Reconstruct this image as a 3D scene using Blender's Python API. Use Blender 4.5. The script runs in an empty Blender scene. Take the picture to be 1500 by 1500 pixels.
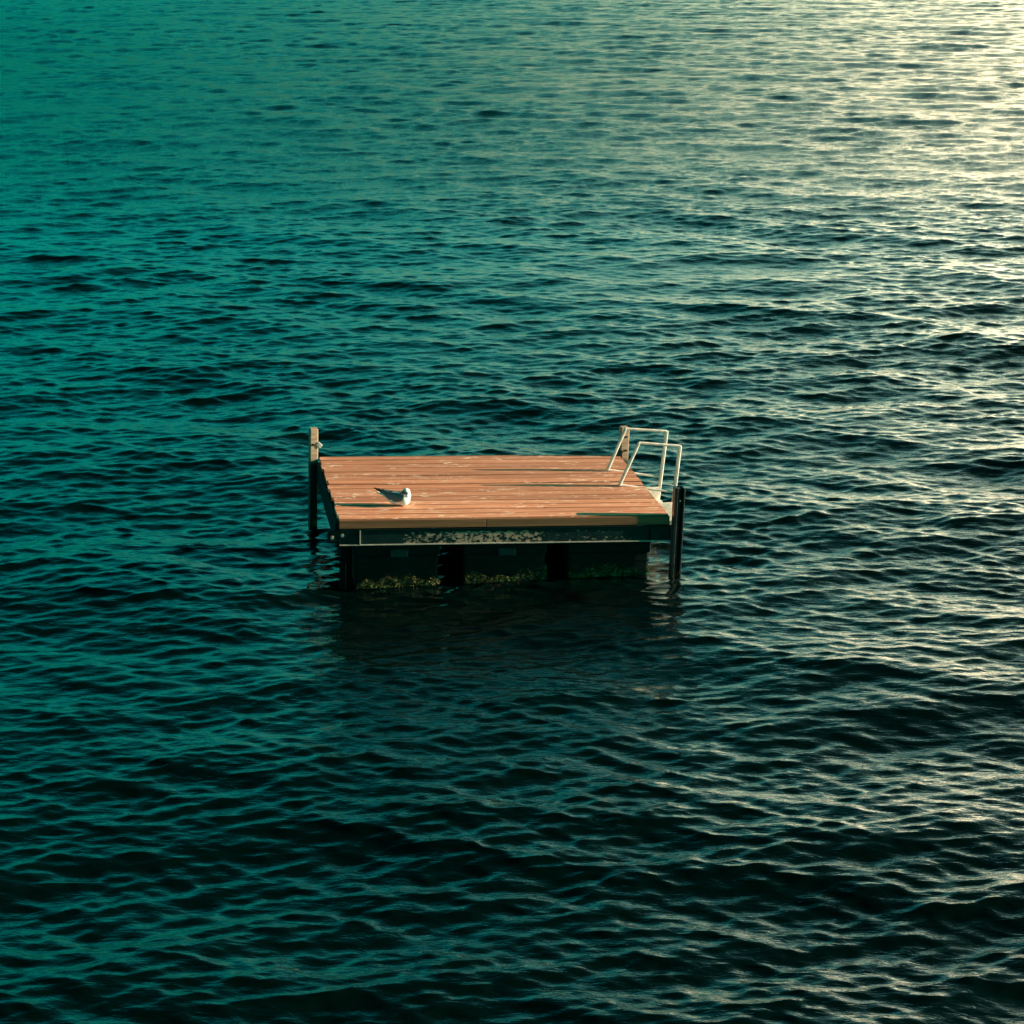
import bpy, bmesh, math, random
import numpy as np
from mathutils import Vector, Matrix, Euler
random.seed(7)
S = bpy.context.scene
C = bpy.context.scene.collection

# ------------------------------------------------------------------ camera
PITCH = 0.2785
cam_d = bpy.data.cameras.new('camera')
cam = bpy.data.objects.new('camera', cam_d); C.objects.link(cam)
cam.location = (0, 0, 6.1785)
cam.rotation_euler = (math.pi/2 - PITCH, 0, 0)
cam_d.sensor_width = 36.0
cam_d.lens = 36.0*3265/1500
cam_d.clip_start = 0.1; cam_d.clip_end = 20000
S.camera = cam

# raft frame: local x along the planks, y away from the camera, z = 0 on the deck
RAFT_LOC = Vector((-1.5326, 18.9956, 0.68))
YAW, LIST = 0.1602, 0.033
RAFT_ROT = Matrix.Rotation(YAW, 3, 'Z') @ Matrix.Rotation(LIST, 3, 'Y')

# ------------------------------------------------------------------ light
sun_local = Vector((1.433, -0.110, 0.425)).normalized()
SUN = (RAFT_ROT @ sun_local).normalized()
SUN_EL = math.asin(SUN.z); SUN_AZ = math.atan2(SUN.x, SUN.y)     # azimuth from +Y towards +X
sd = bpy.data.lights.new('sun', 'SUN'); sd.energy = 5.0; sd.angle = math.radians(0.4)
sd.color = (1.0, 0.80, 0.60)
so = bpy.data.objects.new('sun', sd); C.objects.link(so)
so.rotation_euler = SUN.to_track_quat('Z', 'Y').to_euler()
so.location = (20, 20, 20)

w = bpy.data.worlds.new('World'); S.world = w; w.use_nodes = True
nt = w.node_tree; nt.nodes.clear()
def N(t, **k):
    n = nt.nodes.new(t)
    for a, b in k.items(): setattr(n, a, b)
    return n
def L(a, b): nt.links.new(a, b)
sky = N('ShaderNodeTexSky', sky_type='NISHITA'); sky.sun_disc = False
sky.sun_elevation = SUN_EL; sky.sun_rotation = SUN_AZ
sky.air_density = 1.0; sky.dust_density = 2.0; sky.ozone_density = 2.0
tc = N('ShaderNodeTexCoord')
# the graded colour of the air: teal over most of the sky, plus an unseen warm lobe added for the glow on the water
sx = N('ShaderNodeSeparateXYZ'); L(tc.outputs['Generated'], sx.inputs[0])
def M1(op, a, b=None, c=None):
    n = N('ShaderNodeMath', operation=op)
    for i, v in enumerate((a, b, c)):
        if v is None: continue
        if isinstance(v, (int, float)): n.inputs[i].default_value = v
        else: L(v, n.inputs[i])
    return n.outputs[0]
GLOW_AZ, GLOW_W, GLOW_H = 24.0, 9.5, 5.0
az = M1('ARCTAN2', sx.outputs[0], sx.outputs[1])
da = M1('DIVIDE', M1('SUBTRACT', az, math.radians(GLOW_AZ)), math.radians(GLOW_W))
elv = M1('ABSOLUTE', M1('ARCSINE', sx.outputs[2]))
ex = M1('ADD', M1('MULTIPLY', M1('MULTIPLY', da, da), -.5), M1('MULTIPLY', elv, -1/math.radians(GLOW_H)))
glow = M1('EXPONENT', ex)
tint = N('ShaderNodeMix', data_type='RGBA', blend_type='MULTIPLY'); tint.inputs[0].default_value = 1
L(sky.outputs[0], tint.inputs[6]); tint.inputs[7].default_value = (0.0, 0.64, 0.46, 1)
# the sky darkens from the horizon towards the zenith
el = N('ShaderNodeValToRGB'); L(sx.outputs[2], el.inputs[0]); el.color_ramp.interpolation = 'B_SPLINE'
for i, (q, v) in enumerate(((0, .40), (.2, .92), (.42, .15), (.7, .04), (1, .02))):
    e = el.color_ramp.elements.new(q) if 0 < q < 1 else el.color_ramp.elements[0 if q == 0 else -1]
    e.color = (v, v, v, 1)
el_s = M1('MULTIPLY', el.outputs[0], 1.85)
dk = N('ShaderNodeVectorMath', operation='SCALE'); L(tint.outputs[2], dk.inputs[0]); L(el_s, dk.inputs['Scale'])
gl = N('ShaderNodeVectorMath', operation='SCALE'); gl.inputs[0].default_value = (66.0, 49.0, 31.0); L(glow, gl.inputs['Scale'])
warm = N('ShaderNodeVectorMath', operation='ADD'); L(dk.outputs[0], warm.inputs[0]); L(gl.outputs[0], warm.inputs[1])
bg = N('ShaderNodeBackground'); bg.inputs[1].default_value = 0.13; L(warm.outputs[0], bg.inputs[0])
wo = N('ShaderNodeOutputWorld'); L(bg.outputs[0], wo.inputs[0])

S.render.engine = 'CYCLES'
S.view_settings.view_transform = 'Standard'; S.view_settings.look = 'None'
S.view_settings.gamma = 1; S.view_settings.use_curve_mapping = False
S.view_settings.exposure = 1.3

# ------------------------------------------------------------------ materials
def mat(name):
    m = bpy.data.materials.new(name); m.use_nodes = True
    t = m.node_tree; p = t.nodes['Principled BSDF']
    return m, t, p
def nd(t, ty, **k):
    n = t.nodes.new(ty)
    for a, b in k.items(): setattr(n, a, b)
    return n
def coords(t, scale=(1, 1, 1), kind='Object', rnd=False):
    tc = nd(t, 'ShaderNodeTexCoord'); mp = nd(t, 'ShaderNodeMapping'); mp.inputs['Scale'].default_value = scale
    t.links.new(tc.outputs[kind], mp.inputs[0])
    if rnd:
        oi = nd(t, 'ShaderNodeObjectInfo'); mu = nd(t, 'ShaderNodeMath', operation='MULTIPLY'); mu.inputs[1].default_value = 37.0
        t.links.new(oi.outputs['Random'], mu.inputs[0])
        cb = nd(t, 'ShaderNodeCombineXYZ')
        for i in range(3): t.links.new(mu.outputs[0], cb.inputs[i])
        t.links.new(cb.outputs[0], mp.inputs['Location'])
    return mp.outputs[0]
def noise(t, vec, scale, detail=4, rough=.55, dist=0):
    n = nd(t, 'ShaderNodeTexNoise'); n.inputs['Scale'].default_value = scale; n.inputs['Detail'].default_value = detail
    n.inputs['Roughness'].default_value = rough; n.inputs['Distortion'].default_value = dist
    if vec: t.links.new(vec, n.inputs['Vector'])
    return n.outputs['Fac']
def ramp(t, fac, stops):
    r = nd(t, 'ShaderNodeValToRGB'); e = r.color_ramp.elements
    while len(e) < len(stops): e.new(.5)
    for q, (p, c) in zip(e, stops):
        q.position = p; q.color = tuple(c)+(1,) if len(c) == 3 else c
    t.links.new(fac, r.inputs[0]); return r.outputs[0]
def mixc(t, f, a, b, bt='MIX'):
    m = nd(t, 'ShaderNodeMix', data_type='RGBA', blend_type=bt)
    for s, v in ((0, f), (6, a), (7, b)):
        if hasattr(v, 'is_linked') or hasattr(v, 'node'): t.links.new(v, m.inputs[s])
        else: m.inputs[s].default_value = v if s == 0 else tuple(v)+(1,)
    return m.outputs[2]
def math_(t, op, a, b=None):
    m = nd(t, 'ShaderNodeMath', operation=op)
    for i, v in enumerate((a, b)):
        if v is None: continue
        if hasattr(v, 'node'): t.links.new(v, m.inputs[i])
        else: m.inputs[i].default_value = v
    return m.outputs[0]
def bump(t, p, h, strength, dist):
    b = nd(t, 'ShaderNodeBump'); b.inputs['Strength'].default_value = strength; b.inputs['Distance'].default_value = dist
    t.links.new(h, b.inputs['Height']); t.links.new(b.outputs[0], p.inputs['Normal'])

def wood(name, base, light, dark, spots=True):
    m, t, p = mat(name)
    v = coords(t, (1, 1, 1), rnd=True)
    g = noise(t, coords(t, (1.2, 42, 42), rnd=True), 1.0, 5, .6, .3)
    g2 = noise(t, coords(t, (4, 160, 160), rnd=True), 1.0, 4, .65)
    c = ramp(t, g, [(.30, dark), (.5, base), (.72, light)])
    c = mixc(t, math_(t, 'MULTIPLY', ramp(t, g2, [(.45, (0, 0, 0)), (.75, (1, 1, 1))]), .35), c, dark)
    # broad weathering
    b = noise(t, coords(t, (1.5, 4, 4), rnd=True), 1.0, 3)
    c = mixc(t, math_(t, 'MULTIPLY', ramp(t, b, [(.42, (0, 0, 0)), (.7, (1, 1, 1))]), .35), c, light)
    oi = nd(t, 'ShaderNodeObjectInfo')
    hs = nd(t, 'ShaderNodeHueSaturation')
    t.links.new(c, hs.inputs['Color'])
    mrr = nd(t, 'ShaderNodeMapRange'); t.links.new(oi.outputs['Random'], mrr.inputs[0]); mrr.inputs[3].default_value = .78; mrr.inputs[4].default_value = 1.24
    t.links.new(mrr.outputs[0], hs.inputs['Value']); c = hs.outputs[0]
    if spots:
        sy = nd(t, 'ShaderNodeSeparateXYZ'); t.links.new(coords(t), sy.inputs[0])
        ed = math_(t, 'ABSOLUTE', math_(t, 'SUBTRACT', sy.outputs[1], .069))
        ed = math_(t, 'ADD', ed, math_(t, 'MULTIPLY', math_(t, 'SUBTRACT', b, .5), .03))
        ef = nd(t, 'ShaderNodeMapRange'); t.links.new(ed, ef.inputs[0]); ef.inputs[1].default_value = .052; ef.inputs[2].default_value = .068
        oi0 = nd(t, 'ShaderNodeObjectInfo')
        rw = nd(t, 'ShaderNodeMapRange'); t.links.new(math_(t, 'FRACT', math_(t, 'MULTIPLY', oi0.outputs['Random'], 7.31)), rw.inputs[0]); rw.inputs[3].default_value = .40; rw.inputs[4].default_value = .95
        c = mixc(t, math_(t, 'MULTIPLY', ef.outputs[0], rw.outputs[0]), c, (.22, .075, .035))
        # shallow groove down the middle of the tread
        gv = nd(t, 'ShaderNodeMapRange'); t.links.new(math_(t, 'ABSOLUTE', math_(t, 'SUBTRACT', sy.outputs[1], .068)), gv.inputs[0]); gv.inputs[1].default_value = .007; gv.inputs[2].default_value = .002
        c = mixc(t, math_(t, 'MULTIPLY', gv.outputs[0], math_(t, 'MULTIPLY', b, .5)), c, (.30, .10, .05))
        s = noise(t, coords(t, (9, 26, 26), rnd=True), 1.0, 4, .7)
        s2 = noise(t, coords(t, (2.2, 5, 5), rnd=True), 1.0, 2)
        sm = math_(t, 'MULTIPLY', ramp(t, s, [(.54, (0, 0, 0)), (.63, (1, 1, 1))]), ramp(t, s2, [(.42, (0, 0, 0)), (.62, (1, 1, 1))]))
        c = mixc(t, math_(t, 'MULTIPLY', sm, .9), c, (.92, .68, .54))
        vo = nd(t, 'ShaderNodeTexVoronoi'); vo.inputs['Scale'].default_value = 1.0; t.links.new(coords(t, (3, 8, 8), rnd=True), vo.inputs['Vector'])
        c = mixc(t, ramp(t, vo.outputs['Distance'], [(.035, (.8, .8, .8)), (.06, (0, 0, 0))]), c, (.10, .05, .03))
    t.links.new(c, p.inputs['Base Color'])
    p.inputs['Roughness'].default_value = .62
    bump(t, p, math_(t, 'ADD', g, math_(t, 'MULTIPLY', g2, .5)), .5, .004)
    return m

def metal_paint(name, col, rough=.35, wear=None, spec=.5, metallic=0, nscale=14):
    m, t, p = mat(name)
    n = noise(t, coords(t), nscale, 5, .65)
    dk = tuple(x*.6 for x in col)
    c = ramp(t, n, [(.35, dk), (.62, col)])
    if wear:
        wcol, lo, hi = wear
        n2 = noise(t, coords(t, (1, 1, 1)), 38, 6, .7)
        c = mixc(t, ramp(t, n2, [(lo, (0, 0, 0)), (hi, (1, 1, 1))]), c, wcol)
    t.links.new(c, p.inputs['Base Color']); p.inputs['Metallic'].default_value = metallic
    r = nd(t, 'ShaderNodeMapRange'); t.links.new(n, r.inputs[0]); r.inputs[3].default_value = rough-.1; r.inputs[4].default_value = rough+.2
    t.links.new(r.outputs[0], p.inputs['Roughness']); p.inputs['Specular IOR Level'].default_value = spec
    bump(t, p, n, .25, .002)
    return m

M = {}
def painted_shade(m, z0, z1):      # raft's shade on the lower post, painted into the base colour
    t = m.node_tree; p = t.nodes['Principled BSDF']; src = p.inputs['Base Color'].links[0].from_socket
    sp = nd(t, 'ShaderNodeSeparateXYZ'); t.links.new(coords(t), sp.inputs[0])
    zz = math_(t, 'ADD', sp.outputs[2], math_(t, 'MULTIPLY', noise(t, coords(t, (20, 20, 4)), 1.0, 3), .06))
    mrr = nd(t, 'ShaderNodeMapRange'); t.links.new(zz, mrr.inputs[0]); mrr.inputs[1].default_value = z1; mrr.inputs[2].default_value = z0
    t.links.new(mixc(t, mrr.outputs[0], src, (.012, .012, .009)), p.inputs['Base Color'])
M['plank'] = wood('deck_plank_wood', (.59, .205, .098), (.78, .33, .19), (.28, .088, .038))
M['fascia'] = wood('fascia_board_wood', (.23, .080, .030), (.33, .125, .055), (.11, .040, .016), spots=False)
M['post_wood'] = wood('weathered_post_wood', (.34, .20, .135), (.45, .29, .20), (.17, .10, .065), spots=False)
painted_shade(M['post_wood'], -.03, .03)
M['white'] = metal_paint('white_ladder_paint', (.90, .73, .64), .42, ((.34, .25, .18), .66, .70))
M['dark_steel'] = metal_paint('dark_post_steel', (.006, .008, .008), .34, ((.10, .08, .05), .70, .74))
M['frame_dark'] = metal_paint('dark_green_frame_paint', (.006, .020, .019), .55, ((.22, .20, .17), .67, .71), spec=.05)
M['black_pile'] = metal_paint('black_pile', (.004, .005, .005), .85, spec=.1)
M['edge'] = metal_paint('worn_flange_steel', (.42, .36, .30), .45, ((.05, .07, .06), .60, .66), nscale=30)
M['bolt'] = metal_paint('bare_bolt_steel', (.7, .66, .6), .3, metallic=.7)
M['lug'] = metal_paint('float_lug_plastic', (.014, .036, .034), .6, spec=.2, nscale=9)
M['tank'] = metal_paint('float_tank_plastic', (.004, .013, .012), .75, ((.010, .024, .020), .58, .7), spec=.05, nscale=6)

# paint flaking off the web of the front beam, thickest left of the middle
m, t, p = mat('flaking_beam_paint')
n = noise(t, coords(t, (1, 1, 1.6)), 26, 8, .72)
sp = nd(t, 'ShaderNodeSeparateXYZ'); t.links.new(coords(t), sp.inputs[0])
dens = ramp(t, math_(t, 'DIVIDE', sp.outputs[0], 3.0), [(.06, (.0,)*3), (.17, (.05,)*3), (.20, (.62,)*3), (.33, (.55,)*3), (.36, (.78,)*3), (.55, (.68,)*3), (.66, (.42,)*3), (.88, (.42,)*3), (.93, (0,)*3)])
# the flaking keeps to the lower two thirds of the web
zz = nd(t, 'ShaderNodeMapRange'); t.links.new(sp.outputs[2], zz.inputs[0]); zz.inputs[1].default_value = -.112; zz.inputs[2].default_value = -.130
th = math_(t, 'SUBTRACT', .74, math_(t, 'MULTIPLY', math_(t, 'MULTIPLY', dens, zz.outputs[0]), .36))
msk = math_(t, 'GREATER_THAN', n, th)
c0 = ramp(t, noise(t, coords(t), 9, 4), [(.3, (.004, .014, .014)), (.7, (.008, .028, .027))])
c1 = ramp(t, noise(t, coords(t), 60, 4), [(.3, (.34, .20, .15)), (.7, (.50, .31, .23))])
t.links.new(mixc(t, msk, c0, c1), p.inputs['Base Color']); p.inputs['Roughness'].default_value = .6; p.inputs['Specular IOR Level'].default_value = .06
bump(t, p, msk, .3, -.001)
M['flake'] = m

m, t, p = mat('water_moss')
n = noise(t, coords(t), 45, 3, .7)
c = ramp(t, n, [(.35, (.010, .016, .004)), (.50, (.035, .045, .010)), (.59, (.30, .24, .04)), (.67, (.90, .78, .34))])
t.links.new(c, p.inputs['Base Color']); p.inputs['Roughness'].default_value = .3
M['moss'] = m

# gull plumage
def plain(name, col, rough=.6, nz=.12, sc=60, st=(1, 1, 1)):
    m, t, p = mat(name)
    n = noise(t, coords(t, st), sc, 4, .6)
    t.links.new(ramp(t, n, [(.3, tuple(x*(1-nz) for x in col)), (.7, tuple(min(1, x*(1+nz)) for x in col))]), p.inputs['Base Color'])
    p.inputs['Roughness'].default_value = rough
    bump(t, p, n, .3, .002)
    return m
M['g_white'] = plain('white_plumage', (.80, .79, .77), .75, .05)
M['g_grey'] = plain('grey_wing_plumage', (.085, .115, .13), .7, .18, 1, (25, 120, 120))
M['g_black'] = plain('black_wingtip_plumage', (.012, .012, .013), .6)
M['g_bill'] = plain('dark_red_bill', (.10, .018, .012), .4)
M['g_eye'] = plain('black_eye', (.005, .005, .005), .1)
m, t, p = mat('head_plumage')       # white with the grey winter smudge behind the eye
v = nd(t, 'ShaderNodeTexCoord')
def blob(cx, cy, cz, r0, r1):
    d = nd(t, 'ShaderNodeVectorMath', operation='DISTANCE'); t.links.new(v.outputs['Object'], d.inputs[0]); d.inputs[1].default_value = (cx, cy, cz)
    return ramp(t, math_(t, 'DIVIDE', d.outputs['Value'], .1), [(r0, (1, 1, 1)), (r1, (0, 0, 0))])
k = math_(t, 'MAXIMUM', blob(.056, -.044, .128, .12, .21), blob(.026, -.036, .132, .15, .27))
hn = noise(t, coords(t), 160, 3)
k = math_(t, 'MULTIPLY', k, ramp(t, hn, [(.25, (.6,)*3), (.5, (1,)*3)]))
t.links.new(mixc(t, k, (.80, .79, .77), (.05, .048, .045)), p.inputs['Base Color']); p.inputs['Roughness'].default_value = .75
M['g_head'] = m

# ------------------------------------------------------------------ object helpers
def link(name, me, m=None, parent=None, loc=None, rot=None):
    o = bpy.data.objects.new(name, me); C.objects.link(o)
    if m is not None and me is not None and not me.materials: me.materials.append(m)
    if parent: o.parent = parent
    if loc is not None: o.location = loc
    if rot is not None: o.rotation_euler = rot
    return o
def tag(o, label=None, cat=None, group=None, kind=None):
    if label: o['label'] = label
    if cat: o['category'] = cat
    if group: o['group'] = group
    if kind: o['kind'] = kind
    return o
def finish(bm, name, smooth=False):
    me = bpy.data.meshes.new(name); bmesh.ops.recalc_face_normals(bm, faces=bm.faces); bm.to_mesh(me); bm.free()
    if smooth:
        for f in me.polygons: f.use_smooth = True
    return me
def bm_box(bm, a, b, bev=.004, mtx=None):
    a = Vector(a); b = Vector(b); c = (a+b)/2; s = b-a
    r = bmesh.ops.create_cube(bm, size=1)
    vs = r['verts']
    for v in vs: v.co = Vector((v.co.x*s.x+c.x, v.co.y*s.y+c.y, v.co.z*s.z+c.z))
    if bev > 0:
        ed = list({e for v in vs for e in v.link_edges})
        g = bmesh.ops.bevel(bm, geom=ed, offset=min(bev, min(abs(x) for x in s)*.45), segments=1, affect='EDGES')
        vs = list({v for f in g['faces'] for v in f.verts} | {v for v in vs if v.is_valid})
    if mtx is not None:
        for v in vs: v.co = mtx @ v.co
    return vs
def bm_bar(bm, p, q, wx, wy, bev=.006, ext=0.0):
    """rectangular tube from p to q; wy is its thickness along local y, wx the other way"""
    p = Vector(p); q = Vector(q); d = (q-p); ln = d.length; d.normalize()
    y = Vector((0, 1, 0))
    if abs(d.dot(y)) > .9: y = Vector((0, 0, 1))
    x = y.cross(d).normalized(); y = d.cross(x)
    mtx = Matrix((( x.x, y.x, d.x, p.x), (x.y, y.y, d.y, p.y), (x.z, y.z, d.z, p.z), (0, 0, 0, 1)))
    bm_box(bm, (-wx/2, -wy/2, -ext), (wx/2, wy/2, ln+ext), bev, mtx)
def bm_cyl(bm, p, q, r, seg=12, r2=None):
    p = Vector(p); q = Vector(q); d = q-p
    g = bmesh.ops.create_cone(bm, cap_ends=True, segments=seg, radius1=r, radius2=r if r2 is None else r2, depth=d.length)
    mt = Matrix.Translation((p+q)/2) @ d.to_track_quat('Z', 'Y').to_matrix().to_4x4()
    for v in g['verts']: v.co = mt @ v.co
def box_part(name, a, b, m, parent, bev=.004, label=None):
    bm = bmesh.new(); bm_box(bm, a, b, bev); o = link(name, finish(bm, name), m, parent)
    if label: o['label'] = label
    return o

# ------------------------------------------------------------------ water
def band(Nn, Ls, lmin, lmax, rms_slope, th0, seed, spread=2.0, iso=.15):
    """one octave band of a wind sea on a periodic tile: height and horizontal displacement"""
    rng = np.random.default_rng(seed)
    k1 = 2*np.pi*np.fft.fftfreq(Nn, Ls/Nn)
    kx, ky = np.meshgrid(k1, k1)
    k = np.hypot(kx, ky); k[0, 0] = 1
    lam = 2*np.pi/k
    env = np.exp(-(lam/lmax)**4)*np.exp(-(lmin/lam)**4)
    th = np.arctan2(ky, kx)-th0
    D = np.abs(np.cos(th-.42))**(spread*4)+.75*np.abs(np.cos(th+.46))**(spread*4)+.35*np.abs(np.cos(th))**spread+iso
    A = np.sqrt(env*D)/k**2
    A[0, 0] = 0
    z = rng.normal(size=(Nn, Nn))+1j*rng.normal(size=(Nn, Nn))
    H = A*z
    h = np.fft.ifft2(H).real; 
    dx = np.fft.ifft2(-1j*kx/k*H).real; dy = np.fft.ifft2(-1j*ky/k*H).real
    sx = np.fft.ifft2(1j*kx*H).real; sy = np.fft.ifft2(1j*ky*H).real
    s = rms_slope/np.sqrt((sx**2+sy**2).mean())
    return (h*s).astype(np.float32), (dx*s).astype(np.float32), (dy*s).astype(np.float32)
def sample(tile, Ls, ang, X, Y):
    Nn = tile.shape[0]; c, s = math.cos(ang), math.sin(ang)
    U = (X*c+Y*s)/Ls*Nn; V = (-X*s+Y*c)/Ls*Nn
    i = np.floor(U).astype(np.int64); j = np.floor(V).astype(np.int64); a = (U-i).astype(np.float32); b = (V-j).astype(np.float32)
    i0 = i % Nn; i1 = (i+1) % Nn; j0 = j % Nn; j1 = (j+1) % Nn
    return (tile[j0, i0]*(1-a)*(1-b)+tile[j0, i1]*a*(1-b)+tile[j1, i0]*(1-a)*b+tile[j1, i1]*a*b)
#        N    tile   lmin  lmax  slope  direction     rot
BANDS = [(512, 83.0, 1.30, 4.2, .048, math.radians(78), .40, 11, 3.0, .05),
         (512, 27.3, .42, 1.20, .075, math.radians(98), -.23, 12, 4.0, .06),
         (1024, 17.9, .12, .36, .118, math.radians(84), .71, 13, 4.0, .07),
         (1024, 7.7, .085, .20, .088, math.radians(92), -.52, 14, 3.0, .10)]
def rows():
    v = [-40, -15, 0, 5, 8]
    y = 9.2
    v += [8.8]
    while y < 125:
        v.append(y); y += .00175*y
    while y < 1500:
        v.append(y); y *= 1.12
    return np.array(v)
def cols():
    f = np.arange(-.235, .2351, .00070)
    o = []; u = .2351; st = .002
    while u < 1.2:
        u += st; st *= 1.35; o.append(u)
    o = np.array(o)
    return np.concatenate([-o[::-1], f, o])
ys = rows(); us = cols()
Yg = np.repeat(ys[:, None], len(us), 1); Xg = us[None, :]*(np.maximum(ys, -10)[:, None]+30)
dyr = np.gradient(ys)[:, None]; dxr = np.gradient(us)[None, :]*(np.maximum(ys, -10)[:, None]+30)
spacing = np.maximum(dyr, dxr)
Zg = np.zeros_like(Xg); Dx = np.zeros_like(Xg); Dy = np.zeros_like(Xg)
gust_t = band(256, 61.0, 5.0, 14.0, 1.0, math.radians(80), 21, .5, .6)[0]
gust = sample(gust_t/gust_t.std(), 61.0, .9, Xg, Yg)
lod = []
for (Nn, Ls, l0, l1, sl, th, rot, seed, spd, iso) in BANDS:
    hh, dx, dy = band(Nn, Ls, l0, l1, sl, th-rot, seed, spd, iso)
    fade = np.clip((l0*1.6/spacing-1.4)/1.4, 0, 1)
    f0 = fade
    if l0 < .5: fade = fade*np.clip(1+.11*gust, .6, 1.4)
    if l0 < .5: lod.append(np.clip(1-f0, 0, 1)+0*Xg)
    Zg += sample(hh, Ls, rot, Xg, Yg)*fade
    a = sample(dx, Ls, rot, Xg, Yg)*fade; b = sample(dy, Ls, rot, Xg, Yg)*fade
    c, s = math.cos(rot), math.sin(rot)
    Dx += (a*c-b*s)*1.05; Dy += (a*s+b*c)*1.05
# small rings where the posts and the floats part the water
for lx, ly in ((-.066, 2.2), (3.08, .0), (.078, .17), (.915, .06), (1.13, .06), (1.9, .06), (2.09, .06), (2.86, .06), (3.04, 2.2)):
    pw = RAFT_LOC+RAFT_ROT @ Vector((lx, ly, -.62))
    rr_ = np.hypot(Xg-pw.x, Yg-pw.y)
    Zg += .006*np.cos(rr_*2*math.pi/.17+lx*5)*np.exp(-rr_/.38)*np.clip(rr_/.06, 0, 1)*(spacing < .1)
co = np.stack([Xg-Dx, Yg-Dy, Zg], -1).reshape(-1, 3).astype(np.float32)
R_, K_ = Xg.shape
idx = np.arange(R_*K_).reshape(R_, K_)
q = np.stack([idx[:-1, :-1], idx[:-1, 1:], idx[1:, 1:], idx[1:, :-1]], -1).reshape(-1, 4)
me = bpy.data.meshes.new('water'); me.vertices.add(len(co)); me.vertices.foreach_set('co', co.ravel())
me.loops.add(q.size); me.loops.foreach_set('vertex_index', q.ravel().astype(np.int32))
me.polygons.add(len(q)); me.polygons.foreach_set('loop_start', np.arange(0, q.size, 4, dtype=np.int32))
me.polygons.foreach_set('use_smooth', np.ones(len(q), dtype=bool))
me.update(calc_edges=True)
for nm, a in zip(('coarse_ripple', 'fine_ripple'), lod):
    at = me.attributes.new(nm, 'FLOAT', 'POINT'); at.data.foreach_set('value', np.ascontiguousarray(a, dtype=np.float32).ravel())
print('water quads', len(q))
m, t, p = mat('lake_water')
p.inputs['Base Color'].default_value = (0.0003, .0042, .0036, 1)
p.inputs['Roughness'].default_value = .10; p.inputs['IOR'].default_value = 1.333
def attr(nm):
    n = nd(t, 'ShaderNodeAttribute'); n.attribute_name = nm; return n.outputs['Fac']
n1 = noise(t, coords(t, (7, 15, 9)), 1.0, 3, .62, .7)
n2 = noise(t, coords(t, (2.0, 4.6, 3)), 1.0, 3, .55, .6)
h1 = math_(t, 'MULTIPLY', n1, math_(t, 'ADD', math_(t, 'MULTIPLY', attr('fine_ripple'), 3.0), .45))
h2 = math_(t, 'MULTIPLY', n2, math_(t, 'ADD', math_(t, 'MULTIPLY', attr('coarse_ripple'), 15.0), .8))
bump(t, p, math_(t, 'ADD', h1, h2), .55, .024)
M['water'] = m
tag(link('water', me, m), kind='structure', label='dark teal choppy lake water around the raft, brightening to cream at the top right')

# ------------------------------------------------------------------ raft
raft = bpy.data.objects.new('swimming_raft', None); C.objects.link(raft)
raft.location = RAFT_LOC; raft.rotation_euler = RAFT_ROT.to_euler()
tag(raft, 'floating wooden swimming raft with reddish plank deck, dark steel frame and white ladder', 'raft')

# planks
NP = 15; D = 2.235; pitch = D/NP
def plank_mesh(seed):
    r = random.Random(seed)
    bm = bmesh.new()
    wd = pitch-r.choice([.006, .008, .009, .010, .020]); th = .036; c = .005
    prof = [(c, 0), (wd-c, 0), (wd, -c), (wd, -th), (0, -th), (0, -c)]
    x0 = r.uniform(-.012, .010); x1 = 3.0+r.uniform(-.006, .006)
    rings = []; ns = 12; dz = r.uniform(-.003, .003)
    ph, am = r.uniform(0, 6), r.uniform(.0005, .0025)
    for i in range(ns+1):
        x = x0+(x1-x0)*i/ns
        z = dz+am*math.sin(ph+x*2.1); yy = .0012*math.sin(ph*2+x*1.7)
        cup = .0015*math.sin(ph+x)
        rings.append([bm.verts.new((x, a+yy, b+z+(cup if j in (0,) else 0))) for j, (a, b) in enumerate(prof)])
    for i in range(ns):
        for j in range(6):
            bm.faces.new((rings[i][j], rings[i][(j+1) % 6], rings[i+1][(j+1) % 6], rings[i+1][j]))
    bm.faces.new(rings[0]); bm.faces.new(rings[-1][::-1])
    return finish(bm, 'plank')
for i in range(NP):
    link('plank', plank_mesh(i+3), M['plank'], raft, (0, i*pitch+.002, 0))
# front board under the first plank edge, split where two lengths meet
for a, b in ((-.002, 1.318), (1.321, 3.003)):
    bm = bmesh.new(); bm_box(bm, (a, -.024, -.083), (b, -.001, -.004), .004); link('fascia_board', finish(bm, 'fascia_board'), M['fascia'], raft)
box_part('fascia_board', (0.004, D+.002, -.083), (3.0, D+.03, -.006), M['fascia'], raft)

# steel frame: channels with web and two flanges
def channel_x(y_web, y_lip, z0, z1, x0, x1, parent, web_m, front=True):
    o = box_part('frame_beam', (x0, min(y_web, y_web+.006), z0+.007), (x1, max(y_web, y_web+.006), z1-.007), web_m, parent, .0015)
    for zz0, zz1 in ((z0, z0+.010), (z1-.008, z1)):
        box_part('flange', (x0, min(y_lip, y_web+.006), zz0), (x1, max(y_lip, y_web+.006), zz1), M['edge'] if zz0 == z0 else M['frame_dark'], o, .0015)
    return o
fb = channel_x(-.014, -.026, -.241, -.090, .002, 3.025, raft, M['flake'])
box_part('stiffener', (.180, -.027, -.230), (.190, -.0145, -.099), M['edge'], fb, .001)
box_part('stiffener', (2.832, -.025, -.230), (2.840, -.0145, -.099), M['frame_dark'], fb, .001)
channel_x(2.19, 2.24, -.241, -.090, .002, 3.025, raft, M['frame_dark'])
for x0 in (-.034, 2.985):
    o = box_part('side_beam', (x0, .038, -.236), (x0+.03, 2.186, -.042), M['frame_dark'], raft, .003)
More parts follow.
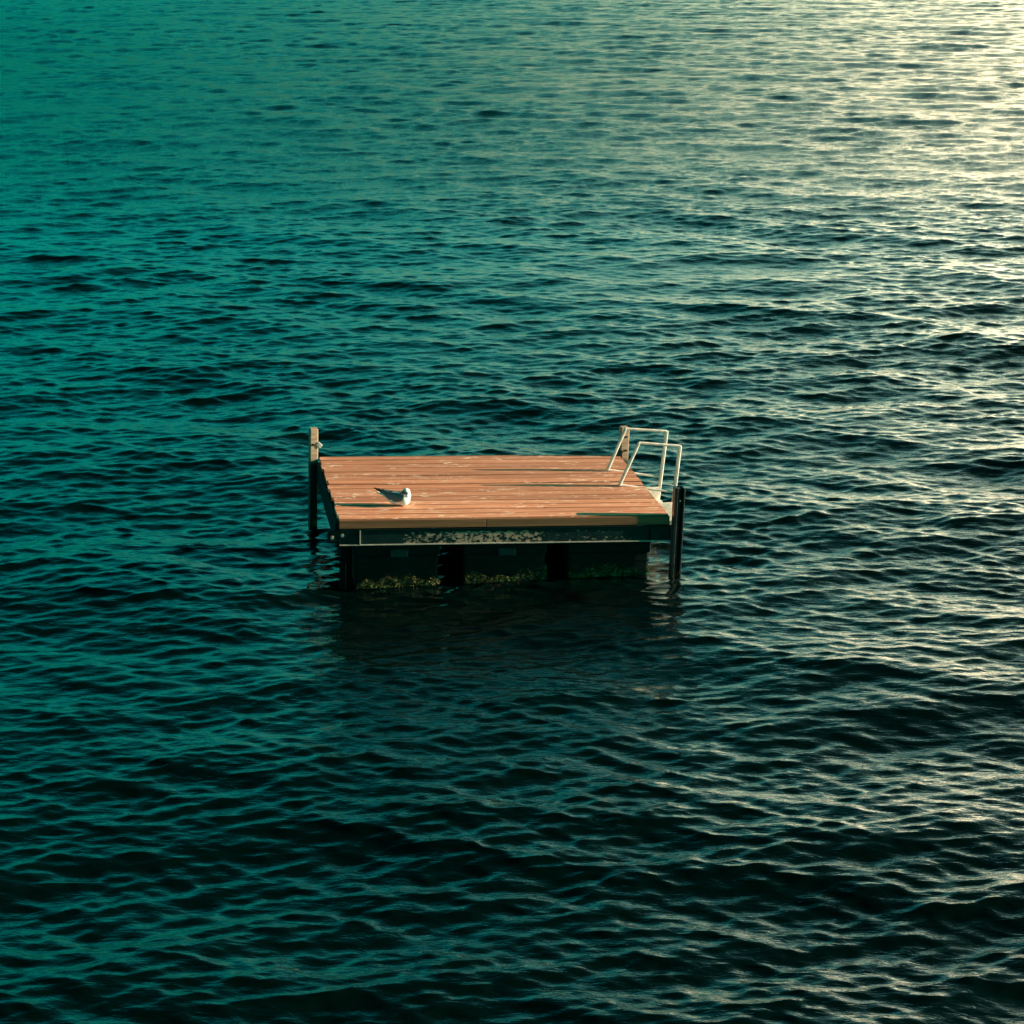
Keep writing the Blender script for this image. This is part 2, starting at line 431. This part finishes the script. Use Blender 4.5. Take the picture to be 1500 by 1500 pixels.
for y0 in (.55, 1.1, 1.65):
    box_part('joist', (0.0, y0, -.19), (2.98, y0+.05, -.040), M['frame_dark'], raft, .002)
# end plate with bolts on the near left corner
bm = bmesh.new(); bm_box(bm, (-.105, -.012, -.205), (.0, .006, -.105), .003)
ep = link('corner_plate', finish(bm, 'corner_plate'), M['frame_dark'], raft)
for (bx, bz, r) in ((-.062, -.165, .012), (.028, -.146, .011)):
    bm = bmesh.new(); bm_cyl(bm, (bx, .012, bz), (bx, -.034, bz), r, 6)
    bm_cyl(bm, (bx, -.0142, bz), (bx, -.020, bz), r*1.5, 12)
    link('bolt', finish(bm, 'bolt'), M['bolt'] if bx > 0 else M['edge'], ep)

# corner posts
def wood_post(x, y, zb, zt, wd, label, hook=None):
    bm = bmesh.new(); bm_box(bm, (x-wd/2, y-wd/2, zb), (x+wd/2, y+wd/2, zt), .006)
    r = bmesh.ops.subdivide_edges(bm, edges=[e for e in bm.edges if abs(e.verts[0].co.z-e.verts[1].co.z) > .5], cuts=8)
    rz = Matrix.Translation((x, y, 0)) @ Matrix.Rotation(math.radians(9), 4, 'Z') @ Matrix.Translation((-x, -y, 0))
    for v in bm.verts: v.co = rz @ v.co
    rr = random.Random(int(x*10)+5)
    for v in bm.verts: v.co.x += rr.uniform(-.0012, .0012); v.co.y += rr.uniform(-.0012, .0012)
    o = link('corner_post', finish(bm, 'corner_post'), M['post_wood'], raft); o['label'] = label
    return o
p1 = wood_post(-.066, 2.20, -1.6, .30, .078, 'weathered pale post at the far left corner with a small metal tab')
bm = bmesh.new(); bm_cyl(bm, (-.072, 2.165, .142), (-.072, 2.148, .142), .012, 6); link('bolt', finish(bm, 'bolt'), M['dark_steel'], p1)
bm = bmesh.new(); bm_box(bm, (0, -.006, -.020), (.052, .006, .020), .003, Matrix.Translation((-.030, 2.165, .155)) @ Matrix.Rotation(.75, 4, 'Y'))
link('tab', finish(bm, 'tab'), M['white'], p1)
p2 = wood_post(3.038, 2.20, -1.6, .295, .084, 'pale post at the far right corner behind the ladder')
for bz in (.20, .06):
    bm = bmesh.new(); bm_cyl(bm, (3.055, 2.160, bz), (3.055, 2.144, bz), .010, 6); link('bolt', finish(bm, 'bolt'), M['dark_steel'], p2)
box_part('clamp', (2.985, 2.150, -.02), (3.02, 2.250, .06), M['dark_steel'], p2, .004)
# near right: dark steel channel, open side towards the camera
bm = bmesh.new()
X0, X1 = 3.034, 3.128
PY = -.045
bm_box(bm, (X0, .075+PY, -1.5), (X1, .083+PY, .264), .002)
bm_box(bm, (X0, -.005+PY, -1.5), (X0+.030, .074+PY, .266), .004)
bm_box(bm, (X1-.016, -.005+PY, -1.5), (X1, .074+PY, .262), .003)
bm_box(bm, (X0+.031, .012+PY, -1.5), (X1-.040, .074+PY, .258), .003)
p3 = link('corner_post', finish(bm, 'corner_post'), M['dark_steel'], raft); p3['label'] = 'black steel channel post at the near right corner'
bm = bmesh.new(); bm_cyl(bm, (3.086, .02+PY, .145), (3.086, -.004+PY, .145), .008, 6); link('bolt', finish(bm, 'bolt'), M['bolt'], p3)
box_part('clamp', (2.985, -.012, -.150), (3.033, .02, -.100), M['edge'], p3, .003)
# near left: pile that ends below the beam
bm = bmesh.new(); bm_cyl(bm, (.078, .170, -1.5), (.078, .170, -.245), .055, 16)
p4 = link('corner_post', finish(bm, 'corner_post', True), M['black_pile'], raft); p4['label'] = 'short dark pile under the near left corner'

# float tanks
def rounded_tank(x0, x1, y0, y1):
    bm = bmesh.new()
    bm_box(bm, (x0+.012, y0+.014, -1.0), (x1-.012, y1-.014, -.350), .02)
    bm_box(bm, (x0, y0, -.372), (x1, y1, -.262), .014)
    bm_box(bm, (x0+.008, y0+.011, -.455), (x1-.008, y1-.011, -.440), .005)
    bm_box(bm, (x0+.008, y0+.011, -.560), (x1-.008, y1-.011, -.548), .005)
    o = link('float_tank', finish(bm, 'float_tank'), M['tank'], raft)
    return o
def moss(tank, x0, x1, y0, side, seed, n=900):
    r = random.Random(seed); bm = bmesh.new()
    for i in range(n):
        if r.random() < side:
            x = x1-.006; y = y0+abs(r.gauss(0, .12)); nx, ny = 1, 0
        else:
            x = r.uniform(x0+.02, x1-.005); y = y0+.01; nx, ny = 0, -1
        # the surface of the lake in this listing frame
        wl = -(.68-x*math.sin(LIST))/math.cos(LIST)
        top = .085+.030*math.sin(x*9+seed)+.020*math.sin(x*31)
        z = wl+r.uniform(-.06, 1)*top*r.uniform(.5, 1.15)+.01
        s = r.uniform(.0015, .0055); o = r.uniform(.002, .016)
        c = Vector((x+nx*o, y+ny*o, z))
        a = Vector((r.uniform(-1, 1), r.uniform(-1, 1), r.uniform(-1, 1)))*s
        b = Vector((r.uniform(-1, 1), r.uniform(-1, 1), r.uniform(-1, 1)))*s
        d = Vector((r.uniform(-.4, .4), r.uniform(-.4, .4), -r.uniform(.8, 2.4)))*s
        v = [bm.verts.new(c+q) for q in (a, b, d, -a*.6)]
        bm.faces.new(v[:3]); bm.faces.new((v[0], v[2], v[3]))
    me = bpy.data.meshes.new('moss_fringe'); bm.to_mesh(me); bm.free()
    o = link('moss_fringe', me, M['moss'], tank); o['kind'] = 'stuff'
    return o
YF = .055
for i, (a, b) in enumerate(((.150, .915), (1.130, 1.896), (2.088, 2.862))):
    tk = rounded_tank(a, b, YF, 2.15)
    moss(tk, a, b, YF, .12, i+3, 3000)
    if i < 2:
        # moulded lug under the rim
        box_part('lug', (a+.315, YF-.024, -.374), (a+.476, YF+.01, -.300), M['lug'], tk, .008)
moss(p3, X0, X1+.004, -.057, .7, 9, 160)
moss(p1, -.105, -.027, 2.155, .3, 10, 90)

# ladder folded up on the right edge
YR, YN = 1.577, 1.014
def handrail(y, A, TL, TR, Bt, br, parent):
    bm = bmesh.new(); tx, ty = .026, .034
    P = lambda q: (q[0], y, q[1])
    bm_bar(bm, P(A), P(TL), tx, ty, .007, .008)
    bm_bar(bm, P(TL), P(TR), tx*.9, ty*.8, .006, .004)
    bm_bar(bm, P(TR), P(Bt), tx*1.2, ty, .007, .008)
    bm_bar(bm, P(A), P(br), tx*.8, ty*.7, .005, .0)
    o = link('handrail', finish(bm, 'handrail'), M['white'], parent)
    return o
lad = box_part('ladder', (3.017, YN-.03, -.150), (3.030, YR+.05, -.100), M['white'], raft, .003, 'white square tube bathing ladder with two slanted handrails')
handrail(YR, (2.752, .014), (2.912, .425), (3.322, .397), (3.262, -.40), (3.276, -.060), lad)
handrail(YN, (2.754, .014), (2.922, .425), (3.322, .390), (3.270, -.40), (3.268, -.060), lad)
for y in (YR, YN):
    bm = bmesh.new(); bm_box(bm, (0, -.005, -.34), (.236, .005, -.155), .002, Matrix.Translation((3.033, y-.058, 0)) @ Matrix.Rotation(math.radians(8), 4, 'Z'))
    link('bracket_plate', finish(bm, 'bracket_plate'), M['white'], lad)
for z, x in ((-.30, 3.268), (-.12, 3.285)):
    if z < -.2: box_part('rung', (x-.03, YN+.02, z-.012), (x+.03, YR-.02, z+.012), M['white'], lad, .004)

# ------------------------------------------------------------------ gull
def ellipsoid(bm, c, r, rot=(0, 0, 0), seg=20):
    g = bmesh.ops.create_uvsphere(bm, u_segments=seg, v_segments=seg//2+2, radius=1)
    mt = Matrix.Translation(c) @ Euler(rot).to_matrix().to_4x4() @ Matrix.Diagonal((*r, 1))
    for v in g['verts']: v.co = mt @ v.co
def remeshed(bm, name, voxel, smooth_it, m):
    me = bpy.data.meshes.new(name+'_src'); bm.to_mesh(me); bm.free()
    o = bpy.data.objects.new(name+'_src', me); C.objects.link(o)
    md = o.modifiers.new('r', 'REMESH'); md.mode = 'VOXEL'; md.voxel_size = voxel; md.use_smooth_shade = True
    ms = o.modifiers.new('s', 'SMOOTH'); ms.factor = .6; ms.iterations = smooth_it
    dg = bpy.context.evaluated_depsgraph_get()
    out = bpy.data.meshes.new_from_object(o.evaluated_get(dg)); out.name = name
    bpy.data.objects.remove(o); bpy.data.meshes.remove(me)
    out.materials.clear(); out.materials.append(m)
    for f in out.polygons: f.use_smooth = True
    return out
# gull frame: x forward (breast), z up, origin on the deck under the breast
gull = bpy.data.objects.new('gull', None); C.objects.link(gull)
gull.location = RAFT_LOC + RAFT_ROT @ Vector((.600, .425, .0))
gull.rotation_euler = (RAFT_ROT @ Matrix.Rotation(math.radians(-17), 3, 'Z')).to_euler()
tag(gull, 'white and grey gull resting on the near left planks with its head turned back', 'gull')
bm = bmesh.new()
ellipsoid(bm, (.020, 0, .058), (.062, .058, .057))          # breast
ellipsoid(bm, (-.045, 0, .066), (.095, .060, .058), (0, .16, 0))     # body
ellipsoid(bm, (-.115, 0, .082), (.070, .036, .026), (0, .28, 0))    # rump
ellipsoid(bm, (.050, 0, .100), (.038, .039, .044), (0, -.2, 0))      # neck
ellipsoid(bm, (.045, -.006, .136), (.036, .034, .033))               # head
ellipsoid(bm, (.022, -.024, .131), (.025, .018, .017), (0, 0, .75))   # face, turned back
link('body', remeshed(bm, 'body', .0035, 6, M['g_head']), None, gull)
# folded wings
for s in (-1, 1):
    bm = bmesh.new()
    n = 14; rings = []
    for i in range(n):
        u = i/(n-1)
        x = .035-.215*u
        z = .090-.012*math.sin(u*3)+.042*u**2
        hw = .043*math.sin(math.pi*min(1, (u*.80+.14)))**.6*(1-.30*u)+.003
        y = s*(.060-.048*u**2.2)
        rg = []
        for j in range(10):
            a = 2*math.pi*j/10
            rg.append(bm.verts.new((x+.012*math.sin(a)*(1-u), y+s*.012*math.cos(a)*(1-.6*u)-s*.35*hw*max(0, math.sin(a)), z+hw*math.sin(a))))
        rings.append(rg)
    for i in range(n-1):
        for j in range(10):
            bm.faces.new((rings[i][j], rings[i][(j+1) % 10], rings[i+1][(j+1) % 10], rings[i+1][j]))
    bm.faces.new(rings[0]); bm.faces.new(rings[-1])
    wg = link('wing', finish(bm, 'wing', True), M['g_grey'], gull)
    # black primaries, separate feathers
    bm = bmesh.new()
    for k in range(4):
        a = Vector((-.125-.008*k, s*(.022-.003*k), .100+.004*k)); b = Vector((-.222-.012*k+.01*(s > 0), s*(-.010+.003*k), .130+.007*k))
        up = Vector((.1, 0, 1)).normalized()*.0105
        d = (b-a)
        pts = [a+up, a-up, a+d*.6-up, b-up*.3, b+up*.2, a+d*.6+up]
        fr = [bm.verts.new(q+Vector((0, s*.002, 0))) for q in pts]; bk = [bm.verts.new(q-Vector((0, s*.002, 0))) for q in pts]
        bm.faces.new(fr); bm.faces.new(bk[::-1])
        for j in range(6): bm.faces.new((fr[j], bk[j], bk[(j+1) % 6], fr[(j+1) % 6]))
    link('wing_tip', finish(bm, 'wing_tip'), M['g_black'], wg)
# tail
bm = bmesh.new()
for k in range(5):
    a = (k-2)*.10
    d = Vector((-math.cos(a), math.sin(a), .26)); sd_ = Vector((math.sin(a), math.cos(a), 0))*.012
    b0 = Vector((-.145, 0, .086)); up = Vector((0, 0, .0015+.0006*k))
    pts = [b0-sd_*.6, b0+sd_*.6, b0+d*.075+sd_, b0+d*.083, b0+d*.075-sd_]
    fr = [bm.verts.new(q+up) for q in pts]; bk = [bm.verts.new(q+up-Vector((0, 0, .001))) for q in pts]
    bm.faces.new(fr); bm.faces.new(bk[::-1])
    for j in range(5): bm.faces.new((fr[j], bk[j], bk[(j+1) % 5], fr[(j+1) % 5]))
link('tail', finish(bm, 'tail'), M['g_white'], gull)
bm = bmesh.new(); bm_cyl(bm, (.012, -.030, .126), (-.024, -.046, .116), .0058, 10, .0012)
link('bill', finish(bm, 'bill', True), M['g_bill'], gull)
for c in ((.038, -.040, .139), (.010, -.016, .141)):
    bm = bmesh.new(); ellipsoid(bm, c, (.0042,)*3, seg=12); link('eye', finish(bm, 'eye', True), M['g_eye'], gull)
for s in (-1, 1):
    bm = bmesh.new(); bm_cyl(bm, (-.01, s*.022, .022), (-.004, s*.024, .004), .003, 8)
    for a in (-.5, 0, .5): bm_cyl(bm, (-.004, s*.024, .003), (-.004+.030*math.cos(a), s*.024+.030*math.sin(a), .002), .0022, 6, .001)
    link('foot', finish(bm, 'foot'), M['g_bill'], gull)
